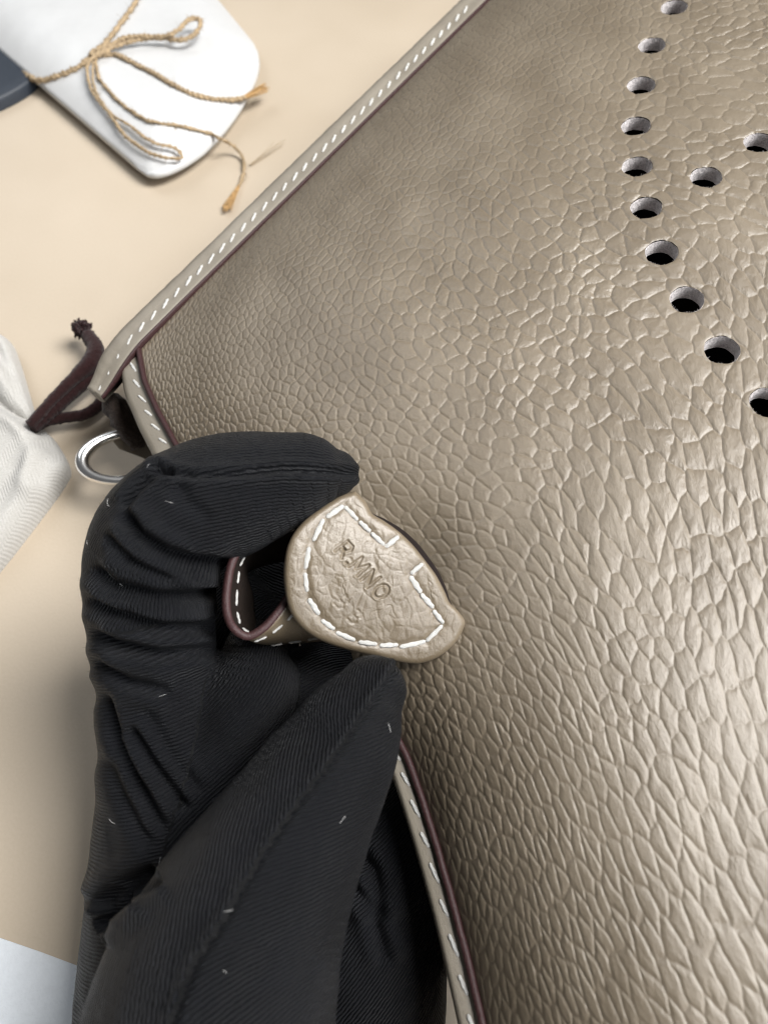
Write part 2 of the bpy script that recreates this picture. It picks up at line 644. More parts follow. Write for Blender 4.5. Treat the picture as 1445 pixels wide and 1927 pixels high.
# little puckers that run from the borders into each scale
ang_ = np.arctan2(by1, bx1); rad_ = np.hypot(bx1, by1)
puck = vnoise(ang_ * 3.4 + id1 * 137, rad_ * 2.2 + id1 * 11, 99) + 0.7 * vnoise(ang_ * 7.7 + id1 * 71, rad_ * 2.6, 101)
rel = amp * (0.080 * (1 + 0.8 * zone) * dome - 0.052 * crease1 + 0.042 * puck * (1 - 0.75 * t_)) - 0.046 * (1.2 - 0.75 * zone) * crease2
rel += 0.030 * amp * fbm(X * 4.2 + 2.8 * Y, Y * 5.4 - 2.0 * X, 71, 2) + 0.007 * vnoise(Sg / 0.42, Bg / 0.42, 73)
rel += 0.25 * vnoise(Sg / 7.5, Bg / 11, 97) * right + 0.12 * vnoise(Sg / 6, Bg / 6, 98)
rel *= smooth(Sg, 0.0, 1.0) * smooth(Bg, 0.0, 1.0)

# --- punched holes
hole_px = [(1268, 13), (1226, 85), (1206, 160), (1196, 237), (1198, 313), (1215, 391), (1244, 475), (1292, 563), (1358, 658), (1445, 757), (1328, 333), (1428, 268)]
hole_c = [panel_at(x, y)[:2] for x, y in hole_px]
HR = 3.25
dead = np.zeros(Sg.shape, bool)
Sm, Bm = Sg.copy(), Bg.copy()
As = Sg + side_e(Bg)
for hs, hb in hole_c:
    ha = hs + float(side_e(hb))
    near_h = np.nonzero((np.abs(As - ha) < HR + 3) & (np.abs(Bg - hb) < HR + 3))[0]
    dx = As[near_h] - ha; dy = Bg[near_h] - hb
    r = np.hypot(dx, dy)
    ang = np.arctan2(dy, dx)
    R = HR * (1 + 0.012 * np.sin(5 * ang + hs) + 0.008 * np.sin(11 * ang))
    dead[near_h] |= r < R - STEP * 1.6
    ring = (r >= R - STEP * 1.6) & (r < R)
    k = np.where(ring, R / np.maximum(r, 1e-6), 1.0)
    Sm[near_h] += np.where(ring, dx * (k - 1), 0); Bm[near_h] += np.where(ring, dy * (k - 1), 0)
    rel[near_h] -= 0.16 * np.exp(-np.maximum(r - R, 0) / 0.28)
PV = surf(Sm, Bm, rel)
idm = np.full((nbn, ns), -1, np.int64)
alive = ~dead
idm[rowi[alive], coli[alive]] = np.arange(int(alive.sum()))
quad = np.stack([idm[:-1, :-1], idm[:-1, 1:], idm[1:, 1:], idm[1:, :-1]], -1).reshape(-1, 4)
quad = quad[(quad >= 0).all(1)]
front = add("front_panel", PV[alive], quad, M_panel, bag, uv=np.stack([Sm[alive], Bm[alive]], 1))
print("panel quads", len(quad))
del PV, quad

# the panel goes on past the picture: plain, coarser leather there
cSx, cBx = np.meshgrid(sv[::8], bv[::8])
cr, cc = cSx.shape
cq = grid_faces(cr, cc)
okc = ~km.ravel()[cq].all(1) & (kd.ravel()[cq] > 40).all(1)
outer_p = add("panel_continuation", surf(cSx, cBx, 0.06 * (vnoise(cSx / 3, cBx / 4, 88) - 2.5)).reshape(-1, 3), cq[okc], M_outer, bag, uv=np.stack([cSx.ravel(), cBx.ravel()], 1))
if (np.array(outer_p.data.polygons[0].normal) @ NO) < 0:
    outer_p.data.flip_normals()

# make sure the surface faces outwards
if (np.array(front.data.polygons[0].normal) @ NO) < 0:
    front.data.flip_normals()


def surf_normal(s, b):
    e = 0.4
    s = np.asarray(s, float); b = np.asarray(b, float)
    du = surf(s + e, b) - surf(s - e, b); dv = surf(s, b + e) - surf(s, b - e)
    n = unit(np.cross(du, dv))
    sg = np.sign((n * NO).sum(-1))[..., None]
    return n * sg


for hs, hb in hole_c:
    n = surf_normal(np.array(hs), np.array(hb))
    ang = np.linspace(0, 2 * np.pi, 56, endpoint=False)
    hs_e = float(side_e(hb))
    prof = [(0.0, -0.17), (0.03, -0.4), (0.12, -0.9), (0.16, -1.5), (0.10, -2.2), (0.14, -3.2)]
    rows = []
    for dr, dz in prof:
        R = HR * (1 + 0.012 * np.sin(5 * ang + hs) + 0.008 * np.sin(11 * ang)) - dr + (rng.normal(size=56) * 0.035 if dz < -0.2 else 0)
        bb = hb + R * np.sin(ang)
        ss = hs + hs_e + R * np.cos(ang) - side_e(bb)
        rows.append(surf(ss, bb, np.full(56, dz)) )
    # dark bottom well below
    V = np.vstack(rows)
    wall = add("perforation", V, grid_faces(len(prof), 56, True), M_suede, bag)
    # loose fibres on the cut wall
    fib = []
    for _ in range(150):
        a0 = rng.uniform(0, 2 * np.pi); dz0 = rng.uniform(-1.5, -0.15)
        R = HR - 0.03
        pts = []
        ln = rng.uniform(0.25, 0.7); bend = rng.normal() * 0.25; lift = rng.normal() * 0.25 + 0.1
        for t in (0, 0.5, 1):
            rr = R - ln * t * 0.55; aa = a0 + bend * t * 0.35
            bb = hb + rr * math.sin(aa); ss = hs + hs_e + rr * math.cos(aa) - float(side_e(bb))
            pts.append(surf(np.array(ss), np.array(bb), dz0 + lift * t * t))
        fib.append(tube(np.array(pts), np.array([0.035, 0.03, 0.012]), 3))
    V, Fc = merge(fib)
    fo = add("cut_fibres", V, Fc, M_suede, wall)
    fo["kind"] = "stuff"

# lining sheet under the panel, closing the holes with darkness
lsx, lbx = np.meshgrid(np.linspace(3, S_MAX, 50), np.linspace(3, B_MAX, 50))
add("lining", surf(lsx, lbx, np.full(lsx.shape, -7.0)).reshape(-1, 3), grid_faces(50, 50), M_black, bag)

# ------------------------------------------------------------------ stitches: one mesh, many objects
sn, sm_ = 13, 8
u = np.linspace(-0.5, 0.5, sn)
rad = 0.5 * np.clip(1 - (np.abs(u) * 2) ** 6, 0.10, 1) ** 0.5
ang = np.linspace(0, 2 * np.pi, sm_, endpoint=False)
stv = np.stack([np.repeat(u, sm_), (rad[:, None] * (1 + 0.20 * np.cos(2 * ang[None] + 13 * u[:, None])) * np.cos(ang)[None]).ravel(),
                (rad[:, None] * (1 + 0.20 * np.cos(2 * ang[None] + 13 * u[:, None])) * np.sin(ang)[None]).ravel()], 1)
stf = [tuple(q) for q in grid_faces(sn, sm_, True)] + [tuple(range(sm_))[::-1], tuple(range((sn - 1) * sm_, sn * sm_))]
stitch_me = make_mesh("stitch", stv / MM, stf)
stitch_me.materials.append(M_thread)


def stitch(a, b, normal, parent, width=0.62, thick=0.42, sink=0.1):
    a = np.asarray(a, float); b = np.asarray(b, float)
    x = b - a; L = np.linalg.norm(x); x = x / L
    n = unit(np.asarray(normal, float) - (np.asarray(normal, float) @ x) * x)
    y = np.cross(n, x)
    o = bpy.data.objects.new("stitch", stitch_me)
    COL.objects.link(o)
    o.parent = parent
    c = (a + b) / 2 - n * sink - root_loc(parent)
    wd = width * random.uniform(0.88, 1.12)
    Mx = Matrix(((x[0] * L, y[0] * wd, n[0] * thick, c[0]), (x[1] * L, y[1] * wd, n[1] * thick, c[1]), (x[2] * L, y[2] * wd, n[2] * thick, c[2]), (0, 0, 0, 1 / MM)))
    Mx = Matrix([[Mx[i][j] * MM for j in range(4)] for i in range(3)] + [[0, 0, 0, 1]])
    o.matrix_basis = Mx
    return o


# ------------------------------------------------------------------ top binding (folded strip along the mouth of the bag)
# profile: (c outwards from the panel, height along the normal)
bp = np.array([(-0.25, 0.1), (-0.25, 1.05), (0.05, 1.35), (0.8, 1.45), (2.0, 1.45), (3.0, 1.35), (3.6, 1.5), (5.0, 1.75), (6.4, 1.35), (7.3, 0.4), (7.75, -1.0), (7.6, -2.8), (6.6, -4.2), (5.0, -4.6), (3.0, -4.0), (1.0, -2.5)])
NA = 470
a_run = np.linspace(-15.5, 200, NA)
rows = []
for i, a in enumerate(a_run):
    k = 1.0
    taper = smooth(a, -16.5, -6)
    wdt = 0.70 + 0.30 * taper
    droop = -3.2 * (1 - smooth(a, -17, 2)) 
    wob = 0.18 * vnoise(np.array(a / 4.0), np.array(0.5), 77) + 0.25 * vnoise(np.array(a / 17.0), np.array(0.5), 78)
    c = bp[:, 0] * wdt + float(wob) * (bp[:, 0] > 4)
    h = bp[:, 1] * (0.6 + 0.4 * taper) + 0.25 * fbm(np.full(len(bp), a / 1.7), bp[:, 0] / 1.7, 81, 2) * (bp[:, 0] > 2.2) * 0.5
    rows.append(P0 + a * AX - (c * 1.12)[:, None] * BX + (h * 1.35 + droop)[:, None] * NO)
BV = np.array(rows)
strip_cols = BV[:, 1:]
nprof = strip_cols.shape[1]
Vb = strip_cols.reshape(-1, 3)
Fb = [tuple(q) for q in grid_faces(NA, nprof)]
Fb.append(tuple(range(nprof)))
top_b = add("top_binding", Vb, Fb, M_binding, bag)
bm = bmesh.new(); bm.from_mesh(top_b.data); bmesh.ops.recalc_face_normals(bm, faces=bm.faces); bm.to_mesh(top_b.data); bm.free()
# painted cut edge of the binding
ep = np.array([(-0.40, -0.35), (-0.50, 0.5), (-0.46, 1.3), (-0.30, 1.62), (0.0, 1.76), (0.1, 0.2)])
rows = []
for a in a_run:
    taper = smooth(a, -16.5, -6); droop = -3.2 * (1 - smooth(a, -17, 2))
    wb = 0.10 * float(vnoise(np.array(a / 1.3), np.array(2.5), 83))
    rows.append(P0 + a * AX - (ep[:, 0] * (0.7 + 0.3 * taper) + wb * (ep[:, 0] < 0))[:, None] * BX + (ep[:, 1] * (0.6 + 0.4 * taper) + 0.05 + droop)[:, None] * NO)
Ve = np.array(rows).reshape(-1, 3)
pe = add("painted_edge", Ve, grid_faces(NA, len(ep), True), M_edge, top_b)
bm = bmesh.new(); bm.from_mesh(pe.data); bmesh.ops.recalc_face_normals(bm, faces=bm.faces); bm.to_mesh(pe.data); bm.free()

a = -14.6
while a < 150:
    taper = float(smooth(np.array(a), -16.5, -6)); droop = -3.2 * (1 - float(smooth(np.array(a), -17, 2)))
    L = 3.2 * random.uniform(0.90, 1.08)
    wdt = 0.70 + 0.30 * taper
    h = 1.45 * 1.35 * (0.6 + 0.4 * taper) + droop
    p = P0 + a * AX - (2.15 * wdt) * BX + (h + 0.10) * NO
    q = P0 + (a + L) * AX - (3.35 * wdt) * BX + (h + 0.10) * NO
    stitch(p, q, NO, top_b, 0.74, 0.45, 0.07)
    a += 4.35

# ------------------------------------------------------------------ side seam: standing painted edge, flange with stitches, gusset
nbv = 420
bb = np.linspace(-1.5, B_MAX, nbv)
aa = side_e(np.maximum(bb, 0)) + np.minimum(bb, 0) * 0.1
tang = unit(np.stack([np.gradient(aa, bb), np.ones_like(bb)], 1))       # in (a, b)
outw = np.stack([-tang[:, 1], tang[:, 0]], 1)                            # away from the panel
base = P0 + aa[:, None] * AX + bb[:, None] * BX
OUT = outw[:, :1] * AX + outw[:, 1:] * BX
TAN = tang[:, :1] * AX + tang[:, 1:] * BX

rp = np.array([(-0.15, -0.6), (-0.2, 0.45), (0.0, 0.95), (0.45, 1.10), (0.9, 1.0), (1.12, 0.6), (1.15, -1.2)])
wob = 0.10 * vnoise(bb / 1.6, np.full(nbv, 0.5), 90)
V = base[:, None] + (rp[None, :, 0] + wob[:, None])[..., None] * OUT[:, None] + rp[None, :, 1][..., None] * NO
rim = add("painted_edge", V.reshape(-1, 3), grid_faces(nbv, len(rp)), M_edge, bag)

lean = 0.0
wide = 5.6 - 2.2 * smooth(bb, 25, 75)
fp = np.array([(0.0, -0.9), (0.16, -0.45), (0.34, -0.35), (0.5, -0.55), (0.68, -0.5), (0.85, -0.85), (0.96, -1.6), (1.0, -2.6), (0.94, -3.5), (0.8, -3.9)])
V = base[:, None] + (1.05 + fp[None, :, 0] * wide[:, None] + 0.12 * vnoise(bb / 5, np.full(nbv, 1.5), 91)[:, None])[..., None] * OUT[:, None] + fp[None, :, 1][..., None] * NO
flange = add("seam_flange", V.reshape(-1, 3), grid_faces(nbv, len(fp)), M_binding, bag)
b0 = 3.0
while b0 < B_MAX - 4:
    L = 2.5
    wd = float(np.interp(b0, bb, wide))
    def fl(b_, f_):
        k = np.interp(b_, bb, np.arange(nbv)); i = int(k)
        return base[i] + (1.05 + f_ * wd) * OUT[i] - 0.42 * NO
    stitch(fl(b0, 0.40), fl(b0 + L, 0.22), NO, flange, 0.70, 0.5, -0.02)
    b0 += 4.3
# gusset wall falling away under the flange
gp = np.linspace(0, 1, 14)
gin = 1.05 + 0.8 * wide[:, None] - 3.0 * np.sin(gp * np.pi)[None] * 0.6 - 2 * gp[None]
V = base[:, None] + gin[..., None] * OUT[:, None] + (-3.85 - 30 * gp)[None, :, None] * NO
add("gusset", V.reshape(-1, 3), grid_faces(nbv, 14), M_leather, bag)
# suede inside of the mouth, seen under the binding's free end
pts = [W(205, 745, 194), W(232, 790, 196), W(262, 840, 200)]
V, Fc = tube(spline(pts, 12), np.array([2.2, 2.6, 3.0, 3.1, 3.1, 3.1, 3.1, 3, 3, 2.8, 2.6, 2.2]), 14)
Vn = V + 0.35 * rng.normal(size=V.shape)
add("suede_lining", Vn, Fc, M_lining, bag)
# back panel edge peeking out below the flange
def sheet(name, outline_px, d, thick, mat, parent, push=None):
    P = np.array([W(x, y, d + (0 if push is None else push(x, y))) for x, y in outline_px])
    n = len(P)
    V = np.vstack([P, P + thick * FWD])
    Fc = [tuple(range(n)), tuple(range(2 * n - 1, n - 1, -1))] + [(i, i + n, (i + 1) % n + n, (i + 1) % n) for i in range(n)]
    o = add(name, V, Fc, mat, parent, smooth_shade=False)
    bm = bmesh.new(); bm.from_mesh(o.data); bmesh.ops.recalc_face_normals(bm, faces=bm.faces)
    bm.to_mesh(o.data); bm.free()
    return o

sheet("ring_tab", [(214, 832), (232, 800), (262, 812), (340, 900), (330, 905), (270, 862), (225, 845)], 199, 2.0, M_leather, bag)

# D-ring
cen = W(243, 858, 197)
ex = unit(0.97 * RIGHT + 0.10 * UP + 0.25 * FWD); ez = unit(np.cross(ex, UP)); ey = np.cross(ez, ex)
th = np.linspace(math.radians(75), math.radians(330), 70)
path = cen + 11.6 * np.cos(th)[:, None] * ex + 7.0 * np.sin(th)[:, None] * (0.93 * UP + 0.36 * FWD)
rr = 1.55 + 0.55 * np.exp(-((th - math.pi) / 0.9) ** 2)
V, Fc = tube(path, rr * 0.85, 24, flat=1.0)
add("d_ring", V, Fc, M_metal, bag)

# ------------------------------------------------------------------ closure strap: half-round tab and its loop
def c1(x, y):
    return 520 + x / 3.905, 910 + y / 3.905


TAB_D = panel_at(860, 1170)[2] - 1.8
print("TAB_D", TAB_D)


def tab_depth(px, py):
    # lifts off the bag towards the fingers
    return TAB_D - 6.5 * np.clip((870 - px) / 330, 0, 1) - 2.0 * (1200 - py) / 280 * 0 + 1.6 * ((np.asarray(py) - 1090) / 150) ** 2


out_px = [(668, 924), (640, 934), (606, 955), (573, 980), (550, 1008), (538, 1040), (534, 1078), (537, 1116), (545, 1148), (562, 1176), (590, 1198), (630, 1216), (676, 1229), (720, 1238), (770, 1248), (800, 1246), (832, 1232), (858, 1208), (872, 1182), (874, 1168), (862, 1150), (846, 1134), (836, 1112), (820, 1082), (800, 1055), (776, 1025), (750, 1000), (722, 980), (700, 966), (688, 944)]
out_px = np.array(out_px, float)
o2 = spline(np.vstack([out_px, out_px[:1]]), 361)[:-1]
cenp = np.array([690.0, 1100.0])
rad = np.concatenate([np.linspace(0.02, 0.80, 110), np.linspace(0.80, 1.0, 60)[1:]])
TX = cenp[0] + rad[:, None] * (o2[None, :, 0] - cenp[0])
TY = cenp[1] + rad[:, None] * (o2[None, :, 1] - cenp[1])
ppm = F_PX / TAB_D                       # px per mm there
bd, _, _ = seg_dist(TX, TY, np.vstack([o2, o2[:1]]))
bd = bd / ppm                            # mm from the rim
H = 1.0 * np.sqrt(np.clip(1 - (1 - np.clip(bd / 1.0, 0, 1)) ** 2, 0, 1))
tab_st = [[(490, 165), (375, 245)], [(345, 265), (275, 415)], [(240, 470), (215, 620)], [(212, 660), (225, 790)], [(240, 850), (312, 960)], [(335, 1005), (425, 1070)], [(445, 1095), (575, 1150)], [(610, 1165), (735, 1180)], [(765, 1190), (890, 1185)], [(915, 1200), (1090, 1160)], [(1105, 1155), (1215, 1045)],
          [(505, 170), (595, 265)], [(612, 280), (688, 352)], [(700, 365), (790, 450)], [(805, 465), (895, 390)],
          [(1072, 590), (990, 660)], [(985, 685), (1060, 800)], [(1065, 815), (1150, 910)], [(1155, 935), (1225, 1025)]]
chan = [[(1072, 590), (985, 670), (1060, 800), (1150, 920), (1222, 1035), (1100, 1160), (900, 1195), (740, 1183), (590, 1158), (430, 1080), (325, 985), (232, 830), (212, 640), (255, 440), (355, 258), (497, 162), (600, 270), (795, 458), (895, 390)]]
cd, _, _ = seg_dist(TX, TY, np.array([c1(*p) for p in chan[0]]))
cd = cd / ppm
H -= 0.33 * np.exp(-(cd / 0.75) ** 2)
H += 0.25 * smooth(bd, 3.0, 7.5)
# wrinkles and grain of the soft leather
mx, my = (TX - 690) / ppm, (TY - 1100) / ppm
_, ev, iv, _, _ = voronoi(mx / 2.1 + 0.5 * vnoise(mx / 2, my / 2, 3), my / 2.6 + 0.5 * vnoise(mx / 2, my / 2, 4), 201)
H += 0.085 * (1 - np.exp(-ev * 2.2 / 0.25)) * smooth(bd, 0.2, 2)
H += 0.27 * fbm(mx / 3.2, my / 4.2, 203, 3) * smooth(bd, 0.3, 2)
for kk, (sc_, wd_, dp_) in enumerate(((4.6, 0.045, 0.055), (3.1, 0.05, 0.04), (6.5, 0.030, 0.07))):
    nz = vnoise(mx / sc_ + 0.35 * vnoise(mx / 1.3, my / 1.3, 211 + kk), my / (sc_ * 1.9) + 0.35 * vnoise(mx / 1.3, my / 1.3, 221 + kk), 231 + kk)
    gate = smooth(vnoise(mx / 3.5 + 9.1, my / 3.5, 241 + kk), -0.08, 0.22)
    H += dp_ * gate * smooth(bd, 0.4, 1.6) * (-np.exp(-(nz / wd_) ** 2) + 0.6 * np.exp(-((nz - 2.2 * wd_) / (1.6 * wd_)) ** 2))
# blind-stamped characters: strokes in a unit box (x along the line, y up)
GLY = {'R': [[(0, 0), (0, 1), (.5, 1), (.62, .78), (.5, .52), (0, .5)], [(.3, .5), (.65, 0)]],
       'M': [[(0, 0), (.08, 1), (.42, .25), (.76, 1), (.84, 0)]], 'N': [[(0, 0), (0, 1), (.65, 0), (.65, 1)]],
       'O': [[(.38 + .38 * math.cos(t), .5 + .5 * math.sin(t)) for t in np.linspace(0, 2 * math.pi, 15)]],
       'B': [[(0, 0), (0, 1), (.45, 1), (.58, .76), (.45, .52), (0, .52)], [(.45, .52), (.64, .27), (.48, 0), (0, 0)]],
       '.': [[(0, 0), (0.05, 0.05)]]}
xd = unit(np.array([0.66, 0.75])); yd = unit(np.array([0.78, -0.62]))
for txt, org, sc, dep in [("R.MNO", c1(450, 480), 30.0, 0.25), ("BB", c1(440, 870), 26.0, 0.075)]:
    pen = 0.0
    for ch in txt:
        for st in GLY[ch]:
            pl = np.array([np.array(org) + (pen + p[0]) * sc * 0.95 * xd + (p[1] - 0.2) * sc * yd for p in st])
            q, _, _ = seg_dist(TX, TY, pl)
            q = q / ppm
            H += -dep * np.exp(-(q / 0.21) ** 2) + dep * 0.35 * np.exp(-((q - 0.42) / 0.2) ** 2)
        pen += {'M': 1.2, '.': 0.32}.get(ch, 1.05) if txt != "BB" else 1.5
TP = W(TX, TY, tab_depth(TX, TY) - H)
rows = [r for r in TP]
rim_pt = TP[-1]
ctr3 = W(cenp[0], cenp[1], tab_depth(cenp[0], cenp[1]))
for shrink, back in ((0.004, 0.5), (0.02, 1.1), (0.06, 1.6), (0.5, 1.7), (0.98, 1.7)):
    rows.append(rim_pt + shrink * (ctr3 - rim_pt) + back * FWD)
TV = np.array(rows)
nr = len(TV)
Vt = TV.reshape(-1, 3)
Ft = [tuple(q) for q in grid_faces(nr, 360, True)]
Ft.append(tuple(range(360))[::-1]); Ft.append(tuple(range((nr - 1) * 360, nr * 360)))
tab = add("closure_tab", Vt, Ft, M_tab, bag)
tab["label"] = "half-round leather tab with white stitching and stamped letters, held by the glove"
bm = bmesh.new(); bm.from_mesh(tab.data); bmesh.ops.recalc_face_normals(bm, faces=bm.faces); bm.to_mesh(tab.data); bm.free()
for p, q in tab_st:
    a = c1(*p); b = c1(*q)
    A = W(a[0], a[1], tab_depth(a[0], a[1]) - 0.92); B = W(b[0], b[1], tab_depth(b[0], b[1]) - 0.92)
    e_ = 0.04 * (B - A)
    stitch(A - e_, B + e_, -FWD, tab, 0.88, 0.5, 0.04)

# painted side of the tab, near-black to carry the gap's shade against the bag
ei = [int(np.argmin(((o2 - np.array(p)) ** 2).sum(1))) for p in ((698, 964), (850, 1140))]
ii = np.arange(min(ei), max(ei) + 1)
r0_ = TP[-1][ii]
fadew = np.sin(np.linspace(0, np.pi, len(ii))) ** 0.7
outd = unit(np.array([0.80, 0.58]))
side_rows = [r0_]
for push, back in ((2, 0.6), (6, 1.6), (9, 3.0), (6, 5.0)):
    side_rows.append(W(o2[ii, 0] + push * fadew * outd[0], o2[ii, 1] - push * fadew * outd[1], tab_depth(o2[ii, 0], o2[ii, 1]) + back))
add("painted_edge", np.array(side_rows).reshape(-1, 3), grid_faces(5, len(ii)), M_edge_dark, tab)

# loop of the strap behind the tab
near_px = [(600, 950, 2), (545, 968, 1), (480, 995, -1), (436, 1045, -3), (421, 1105, -4.5), (421, 1155, -5.5), (436, 1188, -5), (466, 1204, -4.5), (500, 1186, -3.8), (530, 1150, -2.6), (556, 1110, -1), (590, 1070, 1.0)]
far_off = [(10, 70, 14), (8, 74, 14), (14, 60, 14), (20, 30, 15), (45, 20, 15), (50, 15, 15), (46, 18, 15), (26, 12, 13), (44, 26, 10), (62, 58, 9), (78, 92, 8), (90, 110, 8)]
LD = TAB_D - 2.0
near = spline(np.array([W(x, y, LD + dz) for x, y, dz in near_px]), 90)
far = spline(np.array([W(x + ox, y + oy, LD + dz + od) for (x, y, dz), (ox, oy, od) in zip(near_px, far_off)]), 90)
cols = np.linspace(0, 1, 12)
mid = near[:, None] + cols[None, :, None] * (far - near)[:, None]
tn = np.gradient(mid, axis=0); wn = (far - near)[:, None] + 0 * mid
nn = unit(np.cross(tn, wn))
ctr_loop = near.mean(0)
outer = mid; inner = mid + nn * 0.0
sg = np.sign(((mid[:, 0] - ctr_loop) * nn[:, 0]).sum(1).mean())
nn = nn * sg                                # outwards
TH = 1.15
inner = outer - nn * TH
def ribbon(name, A, mat, parent, flip=False):
    n, m = A.shape[:2]
    return add(name, A.reshape(-1, 3), grid_faces(n, m), mat, parent)
loop_parts = np.concatenate([outer, inner[:, ::-1]], axis=1)
n, m = loop_parts.shape[:2]
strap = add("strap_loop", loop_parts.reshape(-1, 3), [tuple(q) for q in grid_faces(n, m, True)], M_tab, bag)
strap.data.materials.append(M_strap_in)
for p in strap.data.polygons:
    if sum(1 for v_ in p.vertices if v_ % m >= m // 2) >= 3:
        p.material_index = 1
# painted edge on the near rim
e_o = outer[:, 0] - 0.30 * unit(far - near); e_i = inner[:, 0] - 0.30 * unit(far - near)
pe = np.stack([outer[:, 1] * 0.0 + outer[:, 0] + nn[:, 0] * 0.08 + 0.25 * unit(far - near), e_o + nn[:, 0] * 0.05, (e_o + e_i) / 2 - 0.25 * unit(far - near), e_i - nn[:, 0] * 0.05, inner[:, 0] - nn[:, 0] * 0.08 + 0.25 * unit(far - near)], axis=1)
add("painted_edge", pe.reshape(-1, 3), grid_faces(90, 5), M_edge, strap)
def loop_pt(i, f, side):
    A = outer if side > 0 else inner
    return A[i, 0] + f * (far[i] - near[i]), nn[i, 0] * side
Lr = np.concatenate([[0], np.cumsum(np.linalg.norm(np.diff(near, axis=0), axis=1))])
for side in (1, -1):
    r0 = 1.0
    while r0 < Lr[-1] - 3:
        i = int(np.searchsorted(Lr, r0)); j = int(np.searchsorted(Lr, r0 + 2.3))
        if j < 89:
            p, nrm = loop_pt(i, 0.22, side); q, _ = loop_pt(j, 0.22, side)
            stitch(p + nrm * 0.1, q + nrm * 0.1, nrm, strap, 0.55, 0.4, 0.0)
            p, nrm = loop_pt(i, 0.9, side); q, _ = loop_pt(j, 0.9, side)
            if side > 0:
                stitch(p + nrm * 0.1, q + nrm * 0.1, nrm, strap, 0.55, 0.4, 0.0)
        r0 += 3.6

# ------------------------------------------------------------------ gloved hand
GD = TAB_D - 4.0
# control rows: px, py, depth, radius in px
idx = [(632, 893, 4.0, 44), (612, 893, 3.2, 64), (578, 896, 2.5, 83), (525, 905, 2.0, 97), (440, 930, 1.5, 117), (360, 962, 2.0, 124), (300, 1020, 3.0, 126), (283, 1100, 4.5, 122), (288, 1200, 6, 116), (302, 1320, 7, 112), (315, 1460, 8, 128), (322, 1620, 8, 150), (330, 1800, 7, 176), (335, 2000, 5, 195), (340, 2250, 2, 215)]
thb = [(701, 1300, -3.5, 67), (688, 1322, -4.2, 82), (664, 1364, -5.5, 101), (638, 1412, -7, 115), (602, 1472, -9, 130), (555, 1555, -11.5, 150), (505, 1645, -14, 174), (450, 1760, -17, 206), (405, 1890, -20, 232), (380, 2050, -22, 246), (360, 2300, -24, 260)]
mid_f = [(790, 1470, 22, 60), (770, 1540, 21, 90), (745, 1640, 19, 112), (720, 1760, 17, 128), (700, 1900, 15, 140), (670, 2100, 11, 160), (600, 2350, 6, 190)]
web = [(480, 1225, 12, 60), (470, 1290, 10, 100), (440, 1400, 10, 125), (400, 1540, 8, 140), (380, 1700, 5, 150), (370, 1900, 1, 176)]
ring_f = [(640, 1080, 31, 60), (560, 1085, 31, 95), (480, 1110, 31, 110), (450, 1200, 26, 112), (470, 1320, 22, 112), (520, 1440, 17, 112), (520, 1600, 13, 120)]
curl = [(650, 1228, 22, 46), (615, 1265, 20, 72), (560, 1350, 15, 100), (490, 1480, 11, 120), (430, 1620, 8, 130)]
TUBES = []
for nm, ctl in (("index", idx), ("thumb", thb), ("middle", mid_f), ("web", web), ("ring", ring_f), ("curl", curl)):
    c = np.array(ctl, float)
    d = GD + c[:, 2]
    P = W(c[:, 0], c[:, 1], d)
    R = c[:, 3] * d / F_PX
    sp = spline(np.concatenate([P, R[:, None]], 1), 80)
    TUBES.append((nm, sp[:, :3], sp[:, 3]))
parts = []
for nm, P, R in TUBES:
    # hemispherical start cap
    t0 = unit(P[0] - P[1])
    cap_p = [P[0] + t0 * R[0] * math.sin(a) for a in np.linspace(1.45, 0.2, 7)]
    cap_r = [R[0] * math.cos(a) for a in np.linspace(1.45, 0.2, 7)]
    V, Fc = tube(np.vstack([cap_p, P]), np.concatenate([cap_r, R]), 40, flat=0.92 if nm != "middle" else 0.85)
    parts.append((V, Fc))
GV, GF = merge(parts)
me = make_mesh("glove_raw", GV / MM * 1.0, GF)       # built in mm for the remesh
tmp = bpy.data.objects.new("glove_raw", me)
COL.objects.link(tmp)
rm = tmp.modifiers.new("remesh", 'REMESH'); rm.mode = 'VOXEL'; rm.voxel_size = 0.55
smo = tmp.modifiers.new("smooth", 'SMOOTH'); smo.iterations = 14; smo.factor = 0.5
dg = bpy.context.evaluated_depsgraph_get()
ev = tmp.evaluated_get(dg).to_mesh()
nv = len(ev.vertices)
gv = np.zeros(nv * 3); ev.vertices.foreach_get("co", gv); gv = gv.reshape(-1, 3)
gn = np.zeros(nv * 3); ev.vertices.foreach_get("normal", gn); gn = gn.reshape(-1, 3)
li = np.zeros(len(ev.loops), np.int32); ev.loops.foreach_get("vertex_index", li)
ls = np.zeros(len(ev.polygons), np.int32); ev.polygons.foreach_get("loop_total", ls)
assert (ls == 4).all(), "remesh gave non-quads"
gf = li.reshape(-1, 4)
bpy.data.objects.remove(tmp); bpy.data.meshes.remove(me)
print("glove verts", nv)

# nearest tube, run length and angle of every vertex
CP_, RR_, LL_, TT_, FF_, SS_, ID_ = [], [], [], [], [], [], []
for k, (nm, P, R) in enumerate(TUBES):
    t, f, s = frames(P, -FWD)
    s = np.where((s @ RIGHT)[:, None] < 0, -s, s)
    CP_.append(P); RR_.append(R); TT_.append(t); FF_.append(f); SS_.append(s); ID_.append(np.full(len(P), k))
    LL_.append(np.concatenate([[0], np.cumsum(np.linalg.norm(np.diff(P, axis=0), axis=1))]))
CP_, RR_, LL_, TT_, FF_, SS_, ID_ = [np.concatenate(x) for x in (CP_, RR_, LL_, TT_, FF_, SS_, ID_)]
near_i = np.zeros(nv, int)
for i0 in range(0, nv, 20000):
    q = gv[i0:i0 + 20000]
    dist = np.sqrt(((q[:, None, :] - CP_[None]) ** 2).sum(-1)) / RR_[None]
    near_i[i0:i0 + 20000] = dist.argmin(1)
